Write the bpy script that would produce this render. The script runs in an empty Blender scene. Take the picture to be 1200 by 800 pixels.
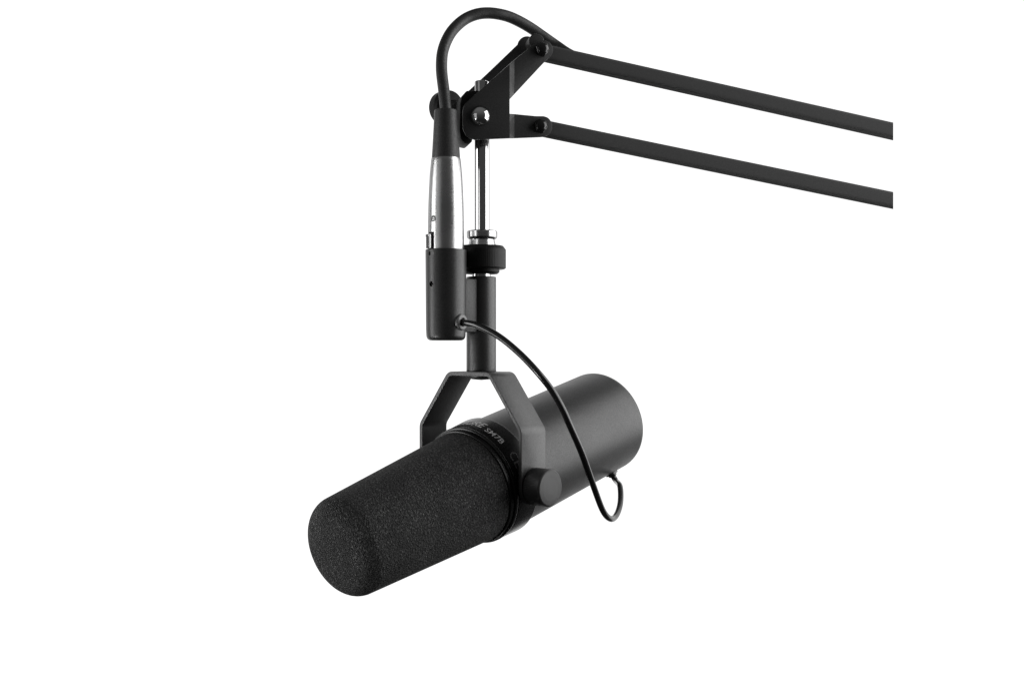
import bpy, bmesh, math, random
from mathutils import Vector, Matrix
from math import sin, cos, pi, sqrt, radians, atan2

random.seed(4)
S = 0.001                       # lengths below are millimetres
EYE = Vector((0, 0, 1200))      # the camera's position
F = 1256.0                      # focal length in pixels of a 1200 x 800 frame
scn = bpy.context.scene
C = scn.collection
V = Vector

# ------------------------------------------------------------------ survey helpers
def at(px, py, Y):
    """the point at distance Y in front of the camera that the photo shows at px, py"""
    return V(((px - 600) / F * Y, Y, (400 - py) / F * Y)) + EYE

def plane_pt(px, py, o, n):
    d = V(((px - 600) / F, 1, (400 - py) / F))
    return EYE + d * ((o - EYE).dot(n) / d.dot(n))

# ------------------------------------------------------------------ mesh helpers
def obj(name, bm, mat, parent=None, angle=35, smooth=True):
    me = bpy.data.meshes.new(name)
    bmesh.ops.recalc_face_normals(bm, faces=bm.faces[:])
    org = parent['_o'] if parent is not None and '_o' in parent else None
    off = V(org) if org else V((0, 0, 0))
    for v in bm.verts:
        v.co = (v.co - off) * S
    bm.to_mesh(me); bm.free()
    if smooth:
        for p in me.polygons: p.use_smooth = True
        me.set_sharp_from_angle(angle=radians(angle))
    o = bpy.data.objects.new(name, me); C.objects.link(o)
    me.materials.append(mat)
    if parent is not None:
        o.parent = parent
    if org: o['_o'] = org
    return o

def thing(name, label, cat, loc):
    o = bpy.data.objects.new(name, None); C.objects.link(o)
    o.empty_display_size = 0.02
    o.location = V(loc) * S
    o['label'] = label; o['category'] = cat
    o['_o'] = tuple(loc)
    return o

def frame(axis, hint=V((0, 0, 1))):
    axis = V(axis).normalized()
    if abs(axis.dot(hint)) > .95: hint = V((0, -1, 0))
    e1 = hint.cross(axis).normalized(); e2 = axis.cross(e1)
    return e1, e2, axis

def fillet(pts, n=5):
    """pts: (t, r[, radius]) -> polyline with rounded corners"""
    out = []
    for i, p in enumerate(pts):
        R = p[2] if len(p) > 2 else 0
        c = V((p[0], p[1]))
        if R <= 0 or i == 0 or i == len(pts) - 1:
            out.append(tuple(c)); continue
        a = V(pts[i-1][:2]) - c; b = V(pts[i+1][:2]) - c
        la, lb = a.length, b.length; a.normalize(); b.normalize()
        ang = a.angle(b); k = min(R / math.tan(ang / 2), la * .49, lb * .49)
        p0, p1 = c + a * k, c + b * k
        for j in range(n + 1):
            t = j / n
            out.append(tuple(p0 * (1-t)**2 + c * 2*t*(1-t) + p1 * t*t))
    return out

def lathe(bm, o, axis, prof, segs=64, knurl=None, hint=V((0, 0, 1))):
    """prof: (t, r) along axis. knurl = (t0, t1, depth, teeth)"""
    e1, e2, ax = frame(axis, hint)
    rings = []
    for t, r in prof:
        if r < 1e-6:
            rings.append([bm.verts.new(o + ax * t)]); continue
        ring = []
        for k in range(segs):
            q = 2 * pi * k / segs; rr = r
            if knurl and knurl[0] <= t <= knurl[1] and (k % 2): rr -= knurl[2]
            ring.append(bm.verts.new(o + ax * t + e1 * (rr * cos(q)) + e2 * (rr * sin(q))))
        rings.append(ring)
    for A, B in zip(rings, rings[1:]):
        if len(A) == 1 and len(B) == 1: continue
        for k in range(segs):
            j = (k + 1) % segs
            if len(A) == 1: bm.faces.new((A[0], B[k], B[j]))
            elif len(B) == 1: bm.faces.new((A[k], B[0], A[j]))
            else: bm.faces.new((A[k], B[k], B[j], A[j]))
    for R in (rings[0], rings[-1]):
        if len(R) > 1: bm.faces.new(R)
    return bm

def spline(pts, n=14):
    """Catmull-Rom through pts (Vectors)"""
    P = [pts[0] * 2 - pts[1]] + list(pts) + [pts[-1] * 2 - pts[-2]]
    out = []
    for i in range(1, len(P) - 2):
        p0, p1, p2, p3 = P[i-1:i+3]
        # centripetal parametrisation keeps the bends free of loops
        t0 = 0; t1 = t0 + max((p1-p0).length, 1e-3)**.5
        t2 = t1 + max((p2-p1).length, 1e-3)**.5; t3 = t2 + max((p3-p2).length, 1e-3)**.5
        for j in range(n):
            t = t1 + (t2 - t1) * j / n
            A1 = p0*((t1-t)/(t1-t0)) + p1*((t-t0)/(t1-t0))
            A2 = p1*((t2-t)/(t2-t1)) + p2*((t-t1)/(t2-t1))
            A3 = p2*((t3-t)/(t3-t2)) + p3*((t-t2)/(t3-t2))
            B1 = A1*((t2-t)/(t2-t0)) + A2*((t-t0)/(t2-t0))
            B2 = A2*((t3-t)/(t3-t1)) + A3*((t-t1)/(t3-t1))
            out.append(B1*((t2-t)/(t2-t1)) + B2*((t-t1)/(t2-t1)))
    out.append(pts[-1].copy())
    return out

def sweep(bm, pts, rad, segs=20):
    """tube along pts; rad a number or a function of 0..1"""
    n = len(pts); N = None; prev = None
    for i, p in enumerate(pts):
        t = (pts[min(i+1, n-1)] - pts[max(i-1, 0)]).normalized()
        if N is None:
            N = t.orthogonal().normalized()
        else:
            N = (N - t * N.dot(t)).normalized()
        B = t.cross(N)
        r = rad(i / (n - 1)) if callable(rad) else rad
        ring = [bm.verts.new(p + N * (r * cos(2*pi*k/segs)) + B * (r * sin(2*pi*k/segs))) for k in range(segs)]
        if prev:
            for k in range(segs):
                j = (k+1) % segs
                bm.faces.new((prev[k], prev[j], ring[j], ring[k]))
        else: bm.faces.new(ring)
        prev = ring
    bm.faces.new(prev)
    return bm

def prism(bm, poly, depth_vec):
    """closed polygon (Vectors) extruded along depth_vec"""
    a = [bm.verts.new(p) for p in poly]; b = [bm.verts.new(p + depth_vec) for p in poly]
    n = len(poly)
    bm.faces.new(a); bm.faces.new(b[::-1])
    for i in range(n):
        j = (i+1) % n
        bm.faces.new((a[i], b[i], b[j], a[j]))
    return bm

def box(bm, o, ex, ey, ez, hx, hy, hz):
    p = [o + ex*(sx*hx) + ey*(sy*hy) - ez*hz for sx, sy in ((-1,-1),(1,-1),(1,1),(-1,1))]
    return prism(bm, p, ez * (2*hz))

def bevel(bm, w, seg=2, ang=25):
    bmesh.ops.remove_doubles(bm, verts=bm.verts[:], dist=1e-4)
    bmesh.ops.recalc_face_normals(bm, faces=bm.faces[:])
    es = [e for e in bm.edges if len(e.link_faces) == 2 and e.calc_face_angle(0) > radians(ang)]
    bmesh.ops.bevel(bm, geom=es, offset=w, segments=seg, affect='EDGES', profile=.5, clamp_overlap=True)
    return bm

def cut(o, bms):
    """carve cutters out of o, leaving plain mesh data"""
    for bm in bms:
        bmesh.ops.recalc_face_normals(bm, faces=bm.faces[:])
        off = V(o['_o']) if '_o' in o else V((0, 0, 0))
        for v in bm.verts: v.co = (v.co - off) * S
        me = bpy.data.meshes.new('c'); bm.to_mesh(me); bm.free()
        t = bpy.data.objects.new('c', me); C.objects.link(t)
        t.parent = o.parent
        m = o.modifiers.new('b', 'BOOLEAN'); m.object = t; m.operation = 'DIFFERENCE'; m.solver = 'EXACT'
        bpy.context.view_layer.update()
        dg = bpy.context.evaluated_depsgraph_get()
        nm = bpy.data.meshes.new_from_object(o.evaluated_get(dg), depsgraph=dg)
        o.modifiers.clear(); o.data = nm
        bpy.data.objects.remove(t); bpy.data.meshes.remove(me)
    for p in o.data.polygons: p.use_smooth = True
    o.data.set_sharp_from_angle(angle=radians(30))

# ------------------------------------------------------------------ materials
def mat(name, base, rough, metal=0.0, spec=0.5, bump=0.0, bscale=2000, bdist=0.0001, mott=0.0, coat=0.0, grain=0.0):
    m = bpy.data.materials.new(name); m.use_nodes = True
    nt = m.node_tree; b = nt.nodes['Principled BSDF']
    if not isinstance(base, tuple): base = (base, base, base)
    b.inputs['Base Color'].default_value = (*base, 1)
    b.inputs['Roughness'].default_value = rough
    b.inputs['Metallic'].default_value = metal
    b.inputs['Specular IOR Level'].default_value = spec
    b.inputs['Coat Weight'].default_value = coat
    if metal == 1: b.inputs['Specular Tint'].default_value = (.35, .35, .35, 1)
    tc = nt.nodes.new('ShaderNodeTexCoord')
    if bump or mott:
        nz = nt.nodes.new('ShaderNodeTexNoise'); nz.inputs['Scale'].default_value = bscale
        nz.inputs['Detail'].default_value = 3
        nt.links.new(tc.outputs['Object'], nz.inputs['Vector'])
    if bump:
        bp = nt.nodes.new('ShaderNodeBump'); bp.inputs['Strength'].default_value = bump
        bp.inputs['Distance'].default_value = bdist
        nt.links.new(nz.outputs['Fac'], bp.inputs['Height'])
        nt.links.new(bp.outputs['Normal'], b.inputs['Normal'])
    if grain:
        # fleck of the powder coat: a fine variation of tone and sheen
        ng = nt.nodes.new('ShaderNodeTexNoise'); ng.inputs['Scale'].default_value = 1500; ng.inputs['Detail'].default_value = 2
        nt.links.new(tc.outputs['Object'], ng.inputs['Vector'])
        mg = nt.nodes.new('ShaderNodeMapRange')
        mg.inputs['From Min'].default_value = .3; mg.inputs['From Max'].default_value = .7
        mg.inputs['To Min'].default_value = spec * (1 - grain); mg.inputs['To Max'].default_value = spec * (1 + grain)
        nt.links.new(ng.outputs['Fac'], mg.inputs['Value'])
        nt.links.new(mg.outputs['Result'], b.inputs['Specular IOR Level'])
        cg = nt.nodes.new('ShaderNodeMix'); cg.data_type = 'RGBA'
        cg.inputs['A'].default_value = (*[c * (1 - grain) for c in base], 1)
        cg.inputs['B'].default_value = (*[c * (1 + grain) for c in base], 1)
        nt.links.new(ng.outputs['Fac'], cg.inputs['Factor'])
        nt.links.new(cg.outputs['Result'], b.inputs['Base Color'])
    if mott:
        n2 = nt.nodes.new('ShaderNodeTexNoise'); n2.inputs['Scale'].default_value = 60; n2.inputs['Detail'].default_value = 6
        nt.links.new(tc.outputs['Object'], n2.inputs['Vector'])
        mr = nt.nodes.new('ShaderNodeMapRange')
        mr.inputs['From Min'].default_value = .3; mr.inputs['From Max'].default_value = .7
        mr.inputs['To Min'].default_value = max(rough - mott, .02); mr.inputs['To Max'].default_value = rough + mott
        nt.links.new(n2.outputs['Fac'], mr.inputs['Value'])
        nt.links.new(mr.outputs['Result'], b.inputs['Roughness'])
    return m

M_body = mat('grey black powder coat', .016, .43, spec=.45, grain=.22, bump=.5, bscale=2600, bdist=.00014, mott=.03)
M_yoke = mat('satin black paint', .025, .40, grain=.2, bump=.2, bscale=2600, bdist=.0001, mott=.03)
M_post = mat('black anodised metal', .018, .40, grain=.2, bump=.15, bscale=2500, mott=.03)
M_gloss = mat('gloss black plastic', .010, .26, spec=.4, mott=.04)
M_knob = mat('matt black knob', .028, .50, bump=.15, bscale=2500)
M_nut = mat('black plastic nut', .004, .50, spec=.22, bump=.1, bscale=2500)
M_chrome = mat('polished chrome', .78, .07, metal=1, mott=.02)
M_nickel = mat('satin nickel', .56, .28, metal=1, bump=.5, bscale=4200, bdist=.00010, mott=.05)
M_rod = mat('chromed rod', .62, .13, metal=1, mott=.02)
M_screw = mat('dull screw', .42, .25, metal=1, mott=.02)
M_bright = mat('turned steel', .62, .22, metal=1, mott=.05)
M_rubber = mat('black rubber', .026, .50, grain=.3, bump=.15, bscale=2200, mott=.04)
M_cable = mat('glossy black cable jacket', .010, .22, mott=.04)
M_arm = mat('black painted steel tube', .095, .5, spec=0.0, grain=.2, bump=.15, bscale=1800, mott=.06)
M_plate = mat('black painted steel plate', .034, .45, spec=.3, grain=.2, bump=.2, bscale=1800, mott=.05)
M_block = mat('flat black steel', .016, .55, spec=.1, bump=.1, bscale=1800)
M_black = mat('black oxide steel', .008, .18, mott=.04)
M_white = mat('white print', .7, .5, bump=.05)
M_grey = mat('grey print', .15, .5, bump=.05)
M_latch = mat('light grey plastic', .55, .4, bump=.05)

def foam_mat():
    m = bpy.data.materials.new('open cell foam'); m.use_nodes = True
    nt = m.node_tree; b = nt.nodes['Principled BSDF']
    b.inputs['Roughness'].default_value = .85
    b.inputs['Specular IOR Level'].default_value = .25
    tc = nt.nodes.new('ShaderNodeTexCoord')
    vo = nt.nodes.new('ShaderNodeTexVoronoi'); vo.inputs['Scale'].default_value = 1500
    nz = nt.nodes.new('ShaderNodeTexNoise'); nz.inputs['Scale'].default_value = 1150; nz.inputs['Detail'].default_value = 3
    nl = nt.nodes.new('ShaderNodeTexNoise'); nl.inputs['Scale'].default_value = 70; nl.inputs['Detail'].default_value = 3
    for n in (vo, nz, nl): nt.links.new(tc.outputs['Object'], n.inputs['Vector'])
    cr = nt.nodes.new('ShaderNodeValToRGB')
    e = cr.color_ramp.elements
    e[0].position = .30; e[0].color = (.008, .008, .008, 1)
    e[1].position = .74; e[1].color = (.105, .105, .103, 1)
    k = e.new(.55); k.color = (.027, .027, .027, 1)
    mx = nt.nodes.new('ShaderNodeMath'); mx.operation = 'MULTIPLY_ADD'
    mx.inputs[1].default_value = .22
    nt.links.new(nl.outputs['Fac'], mx.inputs[0])
    ad = nt.nodes.new('ShaderNodeMath'); ad.operation = 'MULTIPLY_ADD'; ad.inputs[1].default_value = 1.0; ad.inputs[2].default_value = -.11
    nt.links.new(nz.outputs['Fac'], ad.inputs[0])
    nt.links.new(ad.outputs[0], mx.inputs[2])
    nt.links.new(mx.outputs[0], cr.inputs['Fac'])
    nt.links.new(cr.outputs['Color'], b.inputs['Base Color'])
    bp = nt.nodes.new('ShaderNodeBump'); bp.inputs['Strength'].default_value = .9; bp.inputs['Distance'].default_value = .0006
    nt.links.new(vo.outputs['Distance'], bp.inputs['Height'])
    b2 = nt.nodes.new('ShaderNodeBump'); b2.inputs['Strength'].default_value = .6; b2.inputs['Distance'].default_value = .0006
    nt.links.new(nz.outputs['Fac'], b2.inputs['Height'])
    nt.links.new(bp.outputs['Normal'], b2.inputs['Normal'])
    nt.links.new(b2.outputs['Normal'], b.inputs['Normal'])
    return m
M_foam = foam_mat()

# ================================================================== THE MICROPHONE
ax = V((-0.638203, -0.735036, -0.228951)).normalized()       # the way it points
O = V((-16.691, 582.688, -75.293)) + EYE                      # where the yoke's hinge crosses the axis
e1 = ax.cross(V((0, 0, 1))).normalized(); e2 = e1.cross(ax)
hv = -e1                                                      # along the hinge, towards the viewer's right
wv = V((ax.x, ax.y, 0)).normalized()                          # level heading
UP = V((0, 0, 1))

mic = thing('microphone', 'black dynamic microphone with foam windscreen tilted downward in a forked yoke', 'microphone', O)

# --- body
bm = bmesh.new()
prof = fillet([(-116, 0), (-116, 31, 5.5), (-8.0, 31), (-8.0, 30), (0, 30), (0, 0)], 10)
lathe(bm, O, ax, prof, 160)
body = obj('body', bm, M_body, mic)

# --- windscreen: a tapering foam sleeve with a softly rounded, slightly domed end
rf = lambda T: 31.23 - .065 * T
bm = bmesh.new()
R = 9.5; Tf = 105.6
prof = [(7.5, 0), (7.5, rf(7.5) - 1.2), (9.0, rf(9.0) - .3)]
for i in range(1, 24): prof.append((9 + (Tf - R - 9) * i / 23, rf(9 + (Tf - R - 9) * i / 23)))
r0 = rf(Tf - R)
for i in range(1, 13):
    q = pi/2 * i / 12
    prof.append((Tf - R + R * sin(q) * .96, r0 - R + R * cos(q)))
for i in range(1, 9):
    r = (r0 - R) * (1 - i / 8)
    prof.append((Tf - R*.04 + 1.1 * (1 - (r / (r0 - R))**2), r))
lathe(bm, O, ax, prof, 180)
wind = obj('windscreen', bm, M_foam, mic, angle=60)

# --- collar: a slightly flared ring with a lip round the foam
cr = lambda T: 32.25 + (6.5 - T) * .062
bm = bmesh.new()
prof = fillet([(12.4, 30.2), (12.4, 31.3, .5), (10.2, 31.4), (10.1, 31.0), (9.6, 31.0), (9.5, 32.3, .5), (7.6, 32.4, .4), (7.5, 31.5), (6.9, 31.5), (6.8, cr(6.8), .3),
               (0, cr(0)), (-7.2, cr(-7.2), .7), (-8.0, cr(-8.0) - .5, .4), (-8.2, 31.3), (-8.2, 30)], 6)
lathe(bm, O, ax, prof, 200)
collar = obj('collar', bm, M_gloss, mic, angle=30)

def lettering(text, centre, size, shear, bold, m, Tbase, pitch, lift=.05):
    """writing wrapped round the collar, its feet towards the foam; pitch = degrees the whole word spans"""
    cu = bpy.data.curves.new('t', 'FONT'); cu.body = text; cu.size = size; cu.shear = shear
    cu.offset = bold; cu.align_x = 'CENTER'; cu.extrude = 0; cu.resolution_u = 6
    to = bpy.data.objects.new('t', cu); C.objects.link(to)
    bpy.context.view_layer.update()
    dg = bpy.context.evaluated_depsgraph_get()
    me = bpy.data.meshes.new_from_object(to.evaluated_get(dg), depsgraph=dg)
    bm = bmesh.new(); bm.from_mesh(me)
    bpy.data.objects.remove(to); bpy.data.meshes.remove(me)
    bmesh.ops.triangulate(bm, faces=bm.faces[:])
    for _ in range(2):
        bmesh.ops.subdivide_edges(bm, edges=[e for e in bm.edges if e.calc_length() > .8], cuts=1)
        bmesh.ops.triangulate(bm, faces=bm.faces[:])
    x0 = min(v.co.x for v in bm.verts); x1 = max(v.co.x for v in bm.verts)
    for v in bm.verts:
        a = radians(centre + pitch * ((v.co.x - x0) / (x1 - x0) - .5))
        T = Tbase - v.co.y; r = cr(T) + lift
        v.co = O + ax*T + e1*(r*cos(a)) + e2*(r*sin(a))
    return obj('lettering', bm, m, collar, smooth=False)

lettering('SHURE', 89.2, 7.2, .22, .14, M_white, 3.2, 37)
lettering('SM7B', 122.9, 5.0, 0, .05, M_white, 4.2, 22.5)
lettering('C', 149.6, 7.2, 0, -.03, M_grey, 4.2, 7.0)
lettering('E', 158.2, 7.2, 0, -.03, M_grey, 4.2, 6.0)

# --- yoke: a bent steel strip; u measured up from the hinge, a across it
A_, W_, TH = 37.6, 9.7, 2.2
YO = O - hv * .5
prof = fillet([(-A_, 0), (-A_, 29.4, 7), (-15.4, 59.0, 6.5), (15.4, 59.0, 6.5), (A_, 29.4, 7), (A_, 0)], 7)
prof = [(-A_, -W_ * sin(q)) for q in [pi/2 * (1 - i/9) for i in range(9)]] + prof + [(A_, -W_ * sin(pi/2 * i/9)) for i in range(1, 10)]
bm = bmesh.new()
n = len(prof); rings = []
for i, (a, u) in enumerate(prof):
    p0, p1 = V(prof[max(i-1, 0)]), V(prof[min(i+1, n-1)])
    t = (p1 - p0).normalized(); nn = V((t.y, -t.x))          # towards the inside
    k = TH
    half = sqrt(max(W_*W_ - u*u, .04)) if u < 0 else W_
    po = YO + hv*a + UP*u; pi_ = YO + hv*(a + nn.x*k) + UP*(u + nn.y*k)
    rings.append([bm.verts.new(po + wv*half), bm.verts.new(po - wv*half), bm.verts.new(pi_ - wv*half), bm.verts.new(pi_ + wv*half)])
for A, B in zip(rings, rings[1:]):
    for k in range(4):
        j = (k+1) % 4
        bm.faces.new((A[k], A[j], B[j], B[k]))
bm.faces.new(rings[0]); bm.faces.new(rings[-1])
bevel(bm, .35, 2, 40)
yoke = obj('yoke', bm, M_yoke, mic, angle=40)

for s in (1, -1):
    bm = bmesh.new()
    prof = fillet([(0, 0), (0, 8.6), (.8, 9.7, .3), (10.4, 9.7, .4), (10.9, 9.4, .3), (11.3, 9.0, .3), (11.6, 6.5, 2), (11.8, 3.5, 2), (11.9, 0)], 4)
    lathe(bm, YO + hv * (s * (A_ + .15)), hv * s, prof, 132, knurl=(.7, 10.2, .25, 0))
    o = obj('knob', bm, M_knob, yoke, angle=22)
# hinge pins between arms and collar
for s in (1, -1):
    bm = bmesh.new()
    lathe(bm, O + hv * (s * 31), hv * s, [(0, 0), (0, 6), (6.2, 6), (6.2, 0)], 40)
    obj('hinge_pin', bm, M_gloss, yoke)
# screw head under the yoke plate
bm = bmesh.new()
TOP = O + UP * 59.0
lathe(bm, TOP - UP * (TH - .1), -UP, fillet([(0, 0), (0, 7.2), (1.0, 7.0, .5), (2.1, 5.2, .8), (2.6, 0)], 4), 48)
obj('screw_head', bm, M_post, yoke)

# --- post
bm = bmesh.new()
lathe(bm, TOP + UP * .05, UP, fillet([(0, 0), (0, 8.1, .3), (51.3, 8.1, .5), (51.3, 0)], 3), 72)
post = obj('post', bm, M_post, mic)
bm = bmesh.new()
lathe(bm, TOP + UP * 51.2, UP, [(0, 0), (0, 5.1), (2.0, 5.1), (2.0, 0)], 48)
obj('threaded_neck', bm, M_bright, post)
bm = bmesh.new()
prof = fillet([(0, 0), (0, 8.8, .5), (1.0, 9.9, .4), (2.6, 9.9), (2.65, 12.6), (3.2, 13.4, .2), (13.2, 13.4, .3), (15.2, 11.9, .4), (15.3, 0)], 3)
lathe(bm, TOP + UP * 52.9, UP, prof, 168, knurl=(3.1, 13.3, .08, 0))
obj('lock_nut', bm, M_nut, post, angle=20)

# --- output socket beside the post
YS = 566.5
SK = at(522.6, 346, YS)
kx, ky = SK.x, SK.y
zt, zb = at(0, 292.6, YS).z, at(0, 399.0, YS).z
SB = V((kx, ky, zb))
H = zt - zb
bm = bmesh.new()
prof = fillet([(0, 0), (0, 10.25, 3.2), (6, 10.55), (H, 10.85, .5), (H, 9.7, .2), (H - 12, 9.7), (H - 12, 0)], 7)
lathe(bm, SB, UP, prof, 96)
sock = obj('output_socket', bm, M_post, mic)
# latch notch and a set screw hole seen on the left of its front
def side_dir(px, py, r):
    dx = at(px, py, YS).x - kx
    dx = max(-r*.98, min(r*.98, dx))
    return V((dx / r, -sqrt(1 - (dx/r)**2), 0))
d1 = side_dir(506.6, 298, 10.8); d2 = side_dir(506.6, 333.5, 10.8)
c1 = bmesh.new(); lathe(c1, V((kx, ky, at(0, 298.3, YS).z)) + d1*6, d1, [(0, 0), (0, 1.2), (8, 1.2), (8, 0)], 24)
t1 = UP.cross(d1)
c1b = bmesh.new(); box(c1b, V((kx, ky, at(0, 298.3, YS).z)) + d1*13.05, t1, UP, d1, 1.9, .95, 3)
c2 = bmesh.new(); lathe(c2, V((kx, ky, at(0, 333.5, YS).z)) + d2*9.0, d2, [(0, 0), (0, 1.45), (5, 1.45), (5, 0)], 24)
cut(sock, [c1b, c2])
bm = bmesh.new()
lathe(bm, V((kx, ky, at(0, 333.5, YS).z)) + d2*8.6, d2, fillet([(0, 0), (0, 1.3), (1.2, 1.3, .2), (1.2, .7), (.5, .65), (.5, 0)], 2), 24)
obj('set_screw', bm, M_black, sock)
# the saddle that joins socket and post
to = V((TOP.x - kx, TOP.y - ky, 0)); L_ = to.length; to.normalize()
bm = bmesh.new()
z1, z0 = at(0, 326.5, 572).z, at(0, 389, 572).z
box(bm, V((kx, ky, (z0+z1)/2)) + to * (L_/2 - .4), to, UP.cross(to), UP, L_/2 - 5, 4.3, (z1-z0)/2)
bevel(bm, .5, 2)
obj('saddle', bm, M_body, sock)

# --- cable exit and thin signal cable
gd = V((.80, -.60, 0))
GP = V((kx, ky, at(0, 377.5, 560).z)) + gd * 9.6
bm = bmesh.new()
lathe(bm, GP, gd, fillet([(0, 0), (0, 4.3), (1.7, 4.3, .5), (2.1, 3.6, .4), (2.1, 2.3, .3), (1.0, 2.1), (1.0, 0)], 4), 48)
obj('grommet', bm, M_bright if False else mat('dull grey ring', .12, .4, mott=.05), sock)

# strain relief: a flat flange under the tail of the body
SRa = radians(246); srT = -99.5
srn = (e1 * cos(SRa) + e2 * sin(SRa)).normalized()
SR = O + ax * srT + srn * 30.6
pts = [GP + gd * .3, GP + gd * 2.6 + V((.1, 0, -.2)),
       at(560, 381.5, 552.5), at(583, 393, 545), at(610, 415, 537), at(632.5, 439, 532), at(646.5, 457, 532), at(658.5, 477.5, 535),
       at(668.5, 500, 540), at(681.5, 530, 550), at(695, 568, 566), at(706, 597, 580), at(711.5, 605, 587), at(717.5, 607.7, 596), at(723, 602, 606), at(727.0, 588, 620),
       at(726.6, 570, 634), SR + srn * 5.0 + ax*(-.4), SR + srn * 1.0]
bm = bmesh.new()
sweep(bm, spline(pts, 16), 1.72, 20)
scab = obj('signal_cable', bm, M_cable, mic, angle=80)
bm = bmesh.new()
b1_, b2_, _ = frame(srn, ax)
# oval flange, long along the body
ring = []
for k in range(40):
    q = 2*pi*k/40
    ring.append(SR + ax * (4.3 * cos(q)) + ax.cross(srn) * (3.6 * sin(q)) - srn * .8)
prism(bm, ring, srn * 2.2); bevel(bm, .4, 2, 50)
lathe(bm, SR + srn * 1.2, srn, fillet([(0, 0), (0, 2.9), (1.2, 2.5, .3), (1.6, 1.8), (1.6, 0)], 3), 32)
obj('strain_relief', bm, M_black, scab)

# ================================================================== THE BOOM ARM
YR = 582.7
RX = at(564.9, 200, YR).x
psi = radians(13)
un = V((cos(psi), sin(psi), 0)); nn_ = V((sin(psi), -cos(psi), 0))      # along the bracket, out of its face
Bo = at(565.5, 137, 571.6)
boom = thing('boom_arm', 'black twin tube boom arm with hinged bracket and chrome rod holding the microphone', 'boom arm', at(565, 137, YR))

def bp(px, py, k, o=Bo):
    return plane_pt(px, py, o + nn_ * k, nn_)
def arcpx(cx, cy, r, a0, a1, n):
    return [(cx + r*cos(radians(a0 + (a1-a0)*i/n)), cy + r*sin(radians(a0 + (a1-a0)*i/n))) for i in range(n+1)]

# outline of the bracket plate as photographed; each sheet lies at its own depth because the arms are joggled
main = [(556, 164.4), (549.5, 162.6), (545, 158.6), (542.3, 152.5), (541.7, 146), (541.7, 131), (542.6, 126), (545.2, 121.6), (549.5, 117.5), (573, 97),
        (595, 76.6), (595, 117.6), (595, 134), (595, 162.6)]
s_up = [(595, 76.6), (600.6, 71.6), (600.6, 111.6), (595, 117.6)]
ear_up = [(600.6, 71.6), (627.5, 50.2)] + arcpx(636, 59.3, 11.2, -128, 48, 14) + [(636.5, 74.6), (600.6, 111.6)]
s_lo = [(595, 134), (600.6, 134.3), (600.6, 162.6), (595, 162.6)]
ear_lo = [(600.6, 134.3), (627, 136.8)] + arcpx(634.2, 148.9, 12.2, -80, 82, 14) + [(632, 161.3), (600.6, 162.6)]
JOG = -3.6
def bracket(k0, k1, dx, dy, thick):
    bm = bmesh.new()
    def P(q): 
        x, y = q
        k = k0 if x < 597 else k1
        return bp(x, y, k)
    off = V((0, 0, 0))
    base0 = P((564, 137))
    cache = {}
    sh = un * dx + UP * dy
    low = (lambda y: y if k0 == 0 or y < 125 else 125 + (y - 125) * .52)
    eu = ear_up
    if k0:
        eu = [(600.6, 71.6)] + arcpx(636, 59.3, 11.2, -172, 48, 18) + [(636.5, 74.6), (600.6, 111.6)]
    for poly in (main, s_up, eu, s_lo, ear_lo):
        vs = []
        for q in poly:
            key = (round(q[0], 2), round(q[1], 2))
            if key not in cache:
                kk = k0 if q[0] < 597 else k1
                cache[key] = bm.verts.new(bp(q[0], low(q[1]), (0 if q[0] < 597 else JOG)) + sh + (un * 2.8 + UP * 7.2 if k0 and q[0] > 610 and q[1] < 74 else V((0, 0, 0))) + nn_ * (kk - (0 if q[0] < 597 else JOG)))
            vs.append(cache[key])
        bm.faces.new(vs)
    bmesh.ops.recalc_face_normals(bm, faces=bm.faces[:])
    g = bmesh.ops.solidify(bm, geom=bm.faces[:], thickness=thick)
    bevel(bm, .3, 2, 50)
    return bm
front = obj('bracket_plate', bracket(0, JOG, 0, 0, 1.6), M_plate, boom, angle=30)
rear = obj('bracket_plate', bracket(-19.5, -19.5, -8.0, -1.0, 1.6), M_plate, boom, angle=30)

# swivel block between the plates, the rod runs through it
blk = [(539.2, 122), (541, 113), (547, 106.2), (566, 106.2), (580, 106.2), (584, 111), (584, 146), (580, 149), (557, 150), (554.5, 160), (553.2, 166), (550, 168.6), (545, 167.5), (540, 163.2), (538.6, 152)]
bm = bmesh.new()
prism(bm, [bp(x, y, -2.4) for x, y in blk], nn_ * -15.5); bevel(bm, .8, 2, 40)
obj('swivel_block', bm, M_block, boom, angle=30)

# chrome dome of the main bolt
bm = bmesh.new()
Dm = bp(562.4, 136.8, 0)
rD = 5.35
ra = radians(77); Rs = rD / sin(ra)
lathe(bm, Dm - nn_ * .2, nn_, [(0, 0), (0, rD - .2), (1.9, rD - .2), (2.0, rD)] + [(2.1 + Rs * (cos(q) - cos(ra)), Rs * sin(q)) for q in [ra * (1 - i/20) for i in range(20)]] + [(2.1 + Rs * (1 - cos(ra)), 0)], 64)
obj('main_bolt', bm, M_chrome, boom, angle=50)
bm = bmesh.new()
lathe(bm, Dm - nn_ * .2, nn_, fillet([(0, 0), (0, 6.0), (1.3, 6.0, .4), (1.3, 0)], 3), 48)
obj('bolt_washer', bm, M_block, boom)
# clamp knob on the far end of the main bolt
bm = bmesh.new()
kd = V((-.66, .75, .10)).normalized()
KC = at(524.5, 126.5, 604)
lathe(bm, KC - kd * 2, kd, fillet([(-16, 0), (-16, 4), (-1, 4), (-1, 9.3, .8), (2, 9.9, .8), (8.0, 9.0, 1.2), (8.0, 0)], 4), 72)
obj('clamp_knob', bm, M_block, boom)

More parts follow.
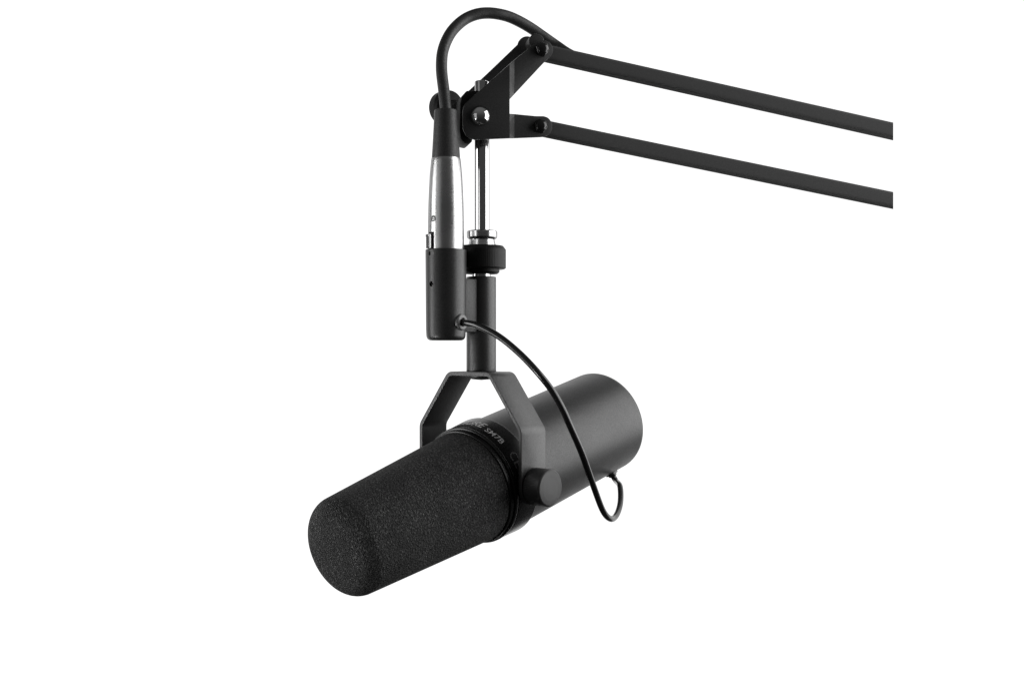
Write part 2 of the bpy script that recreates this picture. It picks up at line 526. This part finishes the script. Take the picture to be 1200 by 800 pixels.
# tubes
yaw = radians(4)
def arm(p0, p1, Y0, name='arm_tube'):
    a = at(p0[0], p0[1], Y0)
    x1 = 0
    # the far end keeps to a vertical cut
    Y1 = Y0 + 215 * math.tan(yaw)
    b = at(p1[0], p1[1], Y1)
    d = (b - a).normalized()
    back = V((0, 1, 0)); back = (back - d * back.dot(d)).normalized()
    nz = d.cross(back) * -1
    if nz.z < 0: nz = -nz
    hh, hd, rr = 4.25, 4.3, 1.9
    sec = []
    for cx, cy, a0 in ((hd-rr, hh-rr, 0), (-hd+rr, hh-rr, 90), (-hd+rr, -hh+rr, 180), (hd-rr, -hh+rr, 270)):
        for i in range(9):
            q = radians(a0 + 90*i/8); sec.append((cx + rr*cos(q), cy + rr*sin(q)))
    bm = bmesh.new()
    n = 24; prev = None
    dirx = V((1, 0, 0))
    for i in range(n + 1):
        c = a + (b - a) * (i / n)
        # sections are cut square to the world x axis, so the end is a vertical face
        ring = []
        for sx, sz in sec:
            p = c + back * sx + nz * sz
            p = p + d * ((c.x - p.x) / d.x)
            if i == n:                                      # sawn off a little askew
                kx_ = (c.x - EYE.x) / (c.y - hd)
                q_ = p - EYE
                p = p + d * ((kx_ * q_.y - q_.x) / (d.x - kx_ * d.y))
            ring.append(bm.verts.new(p))
        if prev:
            for k in range(len(sec)):
                j = (k+1) % len(sec)
                bm.faces.new((prev[k], prev[j], ring[j], ring[k]))
        else: bm.faces.new(ring)
        prev = ring
    bm.faces.new(prev)
    return obj(name, bm, M_arm, boom, angle=40)
ke = bp(636, 59, JOG).y
YT = ke + 8.2
print('tube Y', YT)
tu = arm((634, 61.6), (1043.6, 153.6), YT)
tl = arm((633, 150.0), (1043.6, 234.5), YT)

# ear bolts: washer, hexagon head with a socket and far nut
for (cx, cy) in ((636.0, 59.3), (634.0, 149.0)):
    bm = bmesh.new()
    c = bp(cx - 2.0, cy, JOG)
    lathe(bm, c - nn_ * .3, nn_, fillet([(0, 0), (0, 4.9), (1.2, 4.9, .3), (1.5, 4.4, .2), (1.5, 0)], 3), 48)
    bolt = obj('pivot_bolt', bm, M_black, boom)
    bm = bmesh.new()
    lathe(bm, c + nn_ * 1.1, nn_, [(0, 0), (0, 4.1), (2.3, 4.05), (3.2, 3.5), (3.35, 0)], 6, hint=V((.26, 0, .97)))
    bevel(bm, .3, 2, 25)
    lathe(bm, c + nn_ * 4.3, nn_, [(0, 0), (0, 2.9)] + [(.1 + 1.2*sin(q), 2.9*cos(q)) for q in [pi/2*i/8 for i in range(1, 8)]] + [(1.3, 0)], 32)
    obj('hex_nut', bm, M_black, bolt, angle=25)
    bm = bmesh.new()
    lathe(bm, c - nn_ * 1.2, -nn_, fillet([(0, 0), (0, 2.6), (15, 2.6), (15, 0)], 3), 32)
    obj('bolt_shank', bm, M_black, bolt)
# clevis pieces that close the tubes between the ears
for (cx, cy) in ((624.5, 53.5), (633.0, 149.3)):
    bm = bmesh.new()
    c = bp(cx, cy, JOG - 10.5)
    lathe(bm, c, nn_, fillet([(0, 0), (0, 4.3, .5), (8.6, 4.3, .5), (8.6, 0)], 4), 40)
    obj('tube_end', bm, M_plate, tu if cy < 100 else tl)

# rod with its collar nut
zr0 = (TOP + UP * 62).z; zr1 = at(0, 95.8, YR).z
bm = bmesh.new()
lathe(bm, V((RX, YR, zr0)), UP, fillet([(0, 0), (0, 4.05), (zr1 - zr0, 4.05, .5), (zr1 - zr0, 0)], 4), 64)
rod = obj('rod', bm, M_rod, boom)
zn = (TOP + UP * 68.2).z
zz = at(0, 270.6, YR).z - zn
bm = bmesh.new()
lathe(bm, V((RX, YR, zn)), UP, fillet([(0, 0), (0, 7.7), (.5, 7.5, .3), (3.3, 6.7, .5), (4.1, 7.9, .5), (4.6, 8.3, .4), (zz - .5, 8.35, .5), (zz, 7.8, .2), (zz, 0)], 4), 72)
obj('rod_nut', bm, M_bright, rod)

# ================================================================== THE PLUGGED-IN CABLE
plug = thing('microphone_cable', 'thick black cable arching from boom arm into a silver plug on the microphone socket', 'cable', V((kx, ky, zt)))
PX, PY = kx, ky
def zz_(py): return at(0, py, YS).z
pxr = lambda r: r / (F / YS)
# silver shell
bm = bmesh.new()
prof = [(zz_(294) - zt - 6, 0), (zz_(294) - zt - 6, pxr(20.6)), (zz_(290) - zt, pxr(21.2)), (zz_(260) - zt, pxr(21.0)), (zz_(240) - zt, pxr(20.6)), (zz_(222) - zt, pxr(19.9)),
        (zz_(205) - zt, pxr(19.0)), (zz_(190) - zt, pxr(17.6)), (zz_(187) - zt, pxr(17.2)), (zz_(186) - zt, pxr(16.9)), (zz_(186) - zt, 0)]
lathe(bm, V((PX, PY, zt)), UP, prof, 96)
shell = obj('plug_shell', bm, M_nickel, plug, angle=30)
dL = side_dir(505.2, 283, 9.5)
tL = UP.cross(dL)
nb = bmesh.new(); box(nb, V((PX, PY, zz_(283.5))) + dL * 9 + tL*.6, tL, UP, dL, 2.5, pxr(10.5), 3)
dS = side_dir(509, 258, 9.45)
ns = bmesh.new(); lathe(ns, V((PX, PY, zz_(258))) + dS * 8.3, dS, [(0, 0), (0, 1.75), (4, 1.75), (4, 0)], 28)
cut(shell, [nb, ns])
bm = bmesh.new()
lc = V((PX, PY, zz_(284))) + dL * 9.9 - tL * .15
box(bm, lc, tL, UP, dL, 1.8, pxr(8.0), 1.0)
box(bm, lc + UP * pxr(6.6) + dL * .9, tL, UP, dL, 1.55, pxr(1.5), .55)
for i in range(5):
    box(bm, lc + UP * pxr(3.2 - 2.3 * i) + dL * .95, tL, UP, dL, 1.5, pxr(.55), .35)
obj('release_latch', bm, M_bright, shell, smooth=False)
bm = bmesh.new()
sc_ = V((PX, PY, zz_(258))) + dS * 8.2
lathe(bm, sc_, dS, fillet([(0, 0), (0, 1.65), (.9, 1.65, .2), (1.35, .9, .4), (1.4, 0)], 3), 28)
scr = obj('screw', bm, M_screw, shell)
k1_ = bmesh.new(); tS = UP.cross(dS)
q1 = (tS + UP * .35).normalized(); q2 = dS.cross(q1)
box(k1_, sc_ + dS * 1.3, q1, q2, dS, 1.2, .26, .6)
k2_ = bmesh.new(); box(k2_, sc_ + dS * 1.3, q2, q1, dS, 1.2, .26, .6)
cut(scr, [k1_, k2_])
# rubber boot
bm = bmesh.new()
prof = fillet([(zz_(186.2) - zt, 0), (zz_(186.2) - zt, pxr(16.7), .2), (zz_(170) - zt, pxr(15.7)), (zz_(150) - zt, pxr(14.6)), (zz_(129.4) - zt, pxr(13.7), .7), (zz_(129.4) - zt, pxr(9)), (zz_(129.4) - zt, 0)], 4)
lathe(bm, V((PX, PY, zt)), UP, prof, 80)
boot = obj('boot', bm, M_rubber, plug)
# the cable itself: out of the boot, over the joint, then along the back of the upper tube
ta = at(690, 73.5, YT + 11)
tb = at(1040, 151.8, YT + 11 + 215 * math.tan(yaw))
pts = [at(523.4, 150, YS), at(522.6, 130, YS), at(520.2, 107, YS + 2), at(517.4, 80, YS + 6), at(519, 60, YS + 9), at(526.5, 41.5, YS + 13), at(536, 29.8, YS + 16), at(547.5, 21.3, YS + 19),
       at(560, 16.7, YS + 21), at(572, 15.6, YS + 23), at(584, 16.8, YS + 25), at(597, 20.2, YS + 28), at(610, 26.2, YS + 31), at(622, 33.2, YS + 34), at(637, 43.5, YS + 37), at(652, 54.0, YS + 39), at(668, 64.5, YT + 11), ta]
cpts = spline(pts, 14) + [ta.lerp(tb, i / 20) for i in range(1, 21)]
bm = bmesh.new()
sweep(bm, cpts, 3.08, 28)
obj('cable', bm, M_rubber, plug, angle=80)

# ================================================================== BACKDROP, LIGHT, CAMERA
bm = bmesh.new()
box(bm, V((0, 2700, 1500)), V((1, 0, 0)), V((0, 1, 0)), V((0, 0, 1)), 3400, 5, 1750)
m = mat('glowing white backdrop', .9, .9)
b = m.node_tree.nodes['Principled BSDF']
b.inputs['Emission Color'].default_value = (1, 1, 1, 1); b.inputs['Emission Strength'].default_value = 1.05  # the sheet glows by itself, in place of lamps aimed at it
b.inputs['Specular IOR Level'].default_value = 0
bd = obj('backdrop', bm, m); bd['kind'] = 'structure'
bd['label'] = 'plain bright white studio backdrop behind the microphone'

w = bpy.data.worlds.new('World'); scn.world = w; w.use_nodes = True
# a dim studio: dark floor, slightly paler ceiling
wn = w.node_tree; bg = wn.nodes['Background']
tc = wn.nodes.new('ShaderNodeTexCoord'); sx = wn.nodes.new('ShaderNodeSeparateXYZ')
cr_ = wn.nodes.new('ShaderNodeValToRGB')
mr = wn.nodes.new('ShaderNodeMapRange'); mr.inputs['From Min'].default_value = -1; mr.inputs['From Max'].default_value = 1
wn.links.new(tc.outputs['Generated'], sx.inputs[0]); wn.links.new(sx.outputs['Z'], mr.inputs['Value'])
wn.links.new(mr.outputs['Result'], cr_.inputs['Fac']); wn.links.new(cr_.outputs['Color'], bg.inputs['Color'])
e = cr_.color_ramp.elements
e[0].position = .15; e[0].color = (.015, .015, .015, 1); e[1].position = .95; e[1].color = (.12, .12, .12, 1)
k = e.new(.5); k.color = (.04, .04, .04, 1)
bg.inputs['Strength'].default_value = 1

def lamp(name, loc, target, sx, sy, power, spread=180):
    l = bpy.data.lights.new(name, 'AREA'); l.shape = 'RECTANGLE'; l.size = sx * S; l.size_y = sy * S
    l.energy = power; l.spread = radians(spread)
    o = bpy.data.objects.new(name, l); C.objects.link(o)
    o.location = V(loc) * S
    d = (V(target) - V(loc)).normalized()
    o.rotation_euler = d.to_track_quat('-Z', 'Y').to_euler()
    return o
MID = V((0, 590, 1170))
lamp('key_softbox', EYE + V((640, 610, 270)), EYE + V((0, 610, 270)), 770, 920, 9.0)
lamp('side_strip', EYE + V((-820, 500, 0)), MID, 200, 640, 2.9)
lamp('fill_panel', EYE + V((-720, 60, 20)), MID, 480, 900, .5)
lamp('added_kicker', EYE + V((-545, 300, -290)), O + ax * 104, 140, 140, .075, 34)  # extra narrow lamp, added to brighten the foam's front face

cam = bpy.data.cameras.new('Camera'); co = bpy.data.objects.new('Camera', cam); C.objects.link(co)
co.location = EYE * S; co.rotation_euler = (pi/2, 0, 0)
cam.sensor_fit = 'HORIZONTAL'; cam.sensor_width = 36; cam.lens = 36 * F / 1200
cam.clip_start = .01; cam.clip_end = 50
scn.camera = co

for o in C.objects:
    if '_o' in o: del o['_o']

scn.render.engine = 'CYCLES'
scn.view_settings.view_transform = 'Standard'
scn.view_settings.look = 'None'
scn.view_settings.exposure = 0
